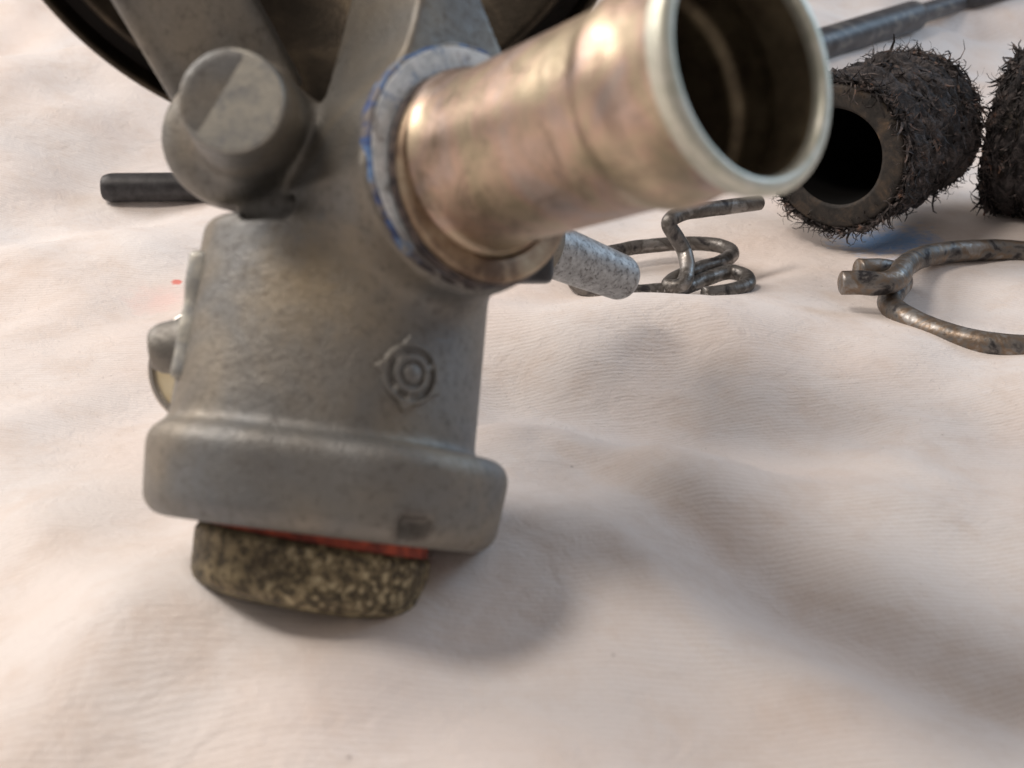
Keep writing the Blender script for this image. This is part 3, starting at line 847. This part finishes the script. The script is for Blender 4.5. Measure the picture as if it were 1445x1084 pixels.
# ================================================================== frayed hoses
def frayed_hose(P0, P1, Ro, Ri, label, seed, nfib):
    rg = np.random.default_rng(seed)
    ax = P1 - P0; Ln = np.linalg.norm(ax); ax = ax / Ln
    u, v, d = frame(ax)
    rt = empty('hose', P0)
    tag(rt, label, 'hose', 'short pieces of frayed black hose')
    def wob(th, s, r):
        w = np.array([noise.noise(Vector((math.cos(t) * 1.3 + seed, math.sin(t) * 1.3, float(s[0])))) for t in th])
        return r * (1 + 0.025 * w), s + 0.03 * w * (s < 0.2)
    pr = round_prof([(0.06, Ri), (0.0, Ri + 0.06), (0.0, Ro * .97), (0.12, Ro), (Ln, Ro), (Ln, Ri)], 0.07, 3)
    V, Fc = revolve(pr, P0, d, 120, False, wob)
    mesh_obj('rubber_wall', V, Fc, RUB, rt, P0)
    V, Fc = revolve([(0.05, Ri), (Ln * .5, Ri), (Ln * .9, Ri * .6), (Ln * .95, 0.01)], P0, d, 72, False, wob)  # closed far end added, with near-black colour, to keep the hole dark
    mesh_obj('inner_lining', V, Fc, INS, rt, P0)
    # braid layer: lumpy sleeve
    n, mS = 150, 50
    th = np.linspace(0, 2 * np.pi, n, endpoint=False)
    V = []
    for k in range(mS):
        s = 0.16 + (Ln - 0.12) * k / (mS - 1)
        for t in th:
            p = Vector((math.cos(t) * 1.5 + seed, math.sin(t) * 1.5, s * 3.2 + 0.6 * math.sin(t * 2)))
            q = noise.noise(p) * 0.20 + (0.5 - abs(noise.noise(p * 1.9))) * 0.42 - 0.1 + noise.noise(p * 6) * 0.05
            e = min(1, k / 4) 
            r = Ro + (0.05 + q) * e + 0.005
            V.append(P0 + d * (s + 0.05 * noise.noise(p * 2)) + u * r * math.cos(t) + v * r * math.sin(t))
    Fc = [(a * n + b, a * n + (b + 1) % n, (a + 1) * n + (b + 1) % n, (a + 1) * n + b) for a in range(mS - 1) for b in range(n)]
    mesh_obj('braid_sleeve', np.array(V), Fc, BRAID, rt, P0)
    # loose fibres, tiny triangular prisms along curled paths
    Vs = []; Fs = []; o = 0
    for i in range(nfib):
        t = rg.uniform(0, 2 * np.pi)
        edge = rg.random()
        if edge < 0.28: s = rg.uniform(0.02, 0.3)
        elif edge < 0.60: s = Ln - abs(rg.normal(0, 0.25))
        else: s = rg.uniform(0.1, Ln)
        rad = u * math.cos(t) + v * math.sin(t); tan = -u * math.sin(t) + v * math.cos(t)
        r0 = Ro + rg.uniform(0.0, 0.12)
        p = P0 + d * s + rad * r0
        loose = rg.random() < 0.035
        dirn = tan * rg.choice([-1, 1, 1, 1]) * rg.uniform(.5, 1) + d * rg.normal(0.1, .38) + rad * (rg.uniform(.25, .8) if loose else rg.uniform(-.1, .12))
        dirn /= np.linalg.norm(dirn)
        ln = rg.uniform(0.22, 0.6) * (1.25 if loose else 1)
        w = rg.uniform(0.015, 0.055) if not loose else rg.uniform(0.01, 0.02)
        if rg.random() < 0.03 and s > 0.5:
            ln = rg.uniform(0.5, 0.95); w = rg.uniform(0.03, 0.07); dirn = dirn + d * 0.7 + rad * 0.35; dirn /= np.linalg.norm(dirn)
        curl = rg.normal(0, 1.8, 3)
        sidev = np.cross(dirn, rad); sidev /= np.linalg.norm(sidev) + 1e-9
        m_ = 5
        for k in range(m_):
            f = k / (m_ - 1); ww = w * (1 - 0.75 * f)
            Vs += [p + sidev * ww, p - sidev * ww * .5 + rad * ww * .8, p - sidev * ww * .5 - rad * ww * .8]
            dirn = dirn + np.cross(curl, dirn) * 0.22 - rad * (0.03 if loose else 0.12); dirn /= np.linalg.norm(dirn)
            p = p + dirn * ln / (m_ - 1)
        for k in range(m_ - 1):
            for e in range(3):
                a = o + k * 3; Fs.append((a + e, a + (e + 1) % 3, a + 3 + (e + 1) % 3, a + 3 + e))
        o += 3 * m_
    f = mesh_obj('loose_fibres', np.array(Vs), Fs, FIBRE, rt, P0, False)
    f['kind'] = 'stuff'
    return rt

hA = tow(K(1178, 222, 29.0)); hB = tow(K(1283, 186, 32.2)); hB[2] = hA[2]
frayed_hose(hA, hB, 1.72, 1.14, 'frayed black hose piece with its open end facing front, behind the outlet pipe', 3, 4200)
iA = tow(K(1415, 187, 32.6)); iB = tow(K(1600, 200, 30.9)); iB[2] = iA[2]
frayed_hose(iA, iB, 1.95, 1.14, 'dark furry hose piece cut off by the right edge of the photo', 9, 3600)

# ================================================================== dark rod on the left
ra = CG(150, 265, 0.385); rb = CG(420, 262, 0.385)
rr = empty('black_rod', (ra + rb) / 2)
tag(rr, 'round black rod lying on the cloth behind the left of the housing', 'rod')
ax = rb - ra; Ln = np.linalg.norm(ax)
V, Fc = revolve(round_prof([(-0.12, 0.001), (-0.12, 0.30), (0.1, 0.385), (Ln, 0.385), (Ln, 0.001)], 0.16, 5), ra, ax, 48)
mesh_obj('shaft', V, Fc, BLACK, rr, np.array(rr.location))

# ================================================================== dark tool top right
def prism(poly, thick, z_up, name, mat, parent, org, bev=0.1):
    bm = bmesh.new()
    vs = [bm.verts.new(p) for p in poly]
    f = bm.faces.new(vs)
    bm.normal_update()
    r = bmesh.ops.extrude_face_region(bm, geom=[f])
    vv = [e for e in r['geom'] if isinstance(e, bmesh.types.BMVert)]
    bmesh.ops.translate(bm, verts=vv, vec=z_up * thick)
    bmesh.ops.recalc_face_normals(bm, faces=bm.faces)
    bmesh.ops.bevel(bm, geom=bm.edges[:], offset=bev, segments=4, profile=0.6, affect='EDGES', clamp_overlap=True)
    me = bpy.data.meshes.new(name); bm.to_mesh(me); bm.free()
    me.transform(Matrix.Translation(-Vector(org)))
    me.polygons.foreach_set('use_smooth', [True] * len(me.polygons))
    me.materials.append(mat)
    o = bpy.data.objects.new(name, me); COL.objects.link(o); o.parent = parent
    return o
q0 = CG(1040, 100, 0.72); q1 = CG(1292, 22, 0.72)
tl = empty('dark_bar', CG(1200, 50, 0))
tag(tl, 'dark grey round bar with a narrower end, lying behind the hose at the top right', 'bar')
qa = (q1 - q0); ql = np.linalg.norm(qa); qa = qa / ql
V, Fc = revolve(round_prof([(0, 0.001), (0, 0.66), (ql - 0.25, 0.70), (ql, 0.62), (ql + 0.2, 0.46), (ql + 9, 0.42), (ql + 9, 0.001)], 0.12, 4), q0, qa, 64)
mesh_obj('shaft', V, Fc, DPLAS, tl, np.array(tl.location))
t2 = empty('black_clip', CG(1370, 6, 0))
tag(t2, 'small black lump beneath the dark bar at the top right corner', 'clip')
V, Fc = sweep(catmull([CG(1358, 0, .38), CG(1376, 0, .38), CG(1402, -8, .38), CG(1460, -22, .38)], 6), 0.38, 20)
mesh_obj('shaft', V, Fc, BLACK, t2, np.array(t2.location))

# ================================================================== lint on the cloth
def lint():
    rg = np.random.default_rng(5)
    Vs = []; Fs = []; o = 0
    for i in range(6000):
        near = rg.random() < 0.5
        px = rg.uniform(680, 1445); py = rg.uniform(330, 720)
        if not near: px = rg.uniform(0, 1445); py = rg.uniform(300, 640)
        p = G(px, py, 0.0)
        p[2] = float(cloth_h(p[0], p[1])) + 0.005
        a = rg.uniform(0, 2 * np.pi)
        dirn = np.array([math.cos(a), math.sin(a), rg.uniform(.0, .9)]); dirn /= np.linalg.norm(dirn)
        ln = rg.uniform(0.025, 0.09); w = 0.0022
        curl = rg.normal(0, 2, 3)
        for k in range(4):
            Vs += [p + np.array([w, 0, 0]), p + np.array([-w * .5, w, 0]), p + np.array([-w * .5, -w * .5, w])]
            dirn = dirn + np.cross(curl, dirn) * .25; dirn[2] -= .12; dirn /= np.linalg.norm(dirn)
            p = p + dirn * ln / 3
        for k in range(3):
            for e in range(3):
                b = o + k * 3; Fs.append((b + e, b + (e + 1) % 3, b + 3 + (e + 1) % 3, b + 3 + e))
        o += 12
    x = mesh_obj('cloth_fuzz', np.array(Vs), Fs, LINT, None, np.array([0, 20., 0]), False)
    tag(x, 'short pale cotton fuzz standing up from the cloth', 'fuzz', None, 'stuff')
lint()
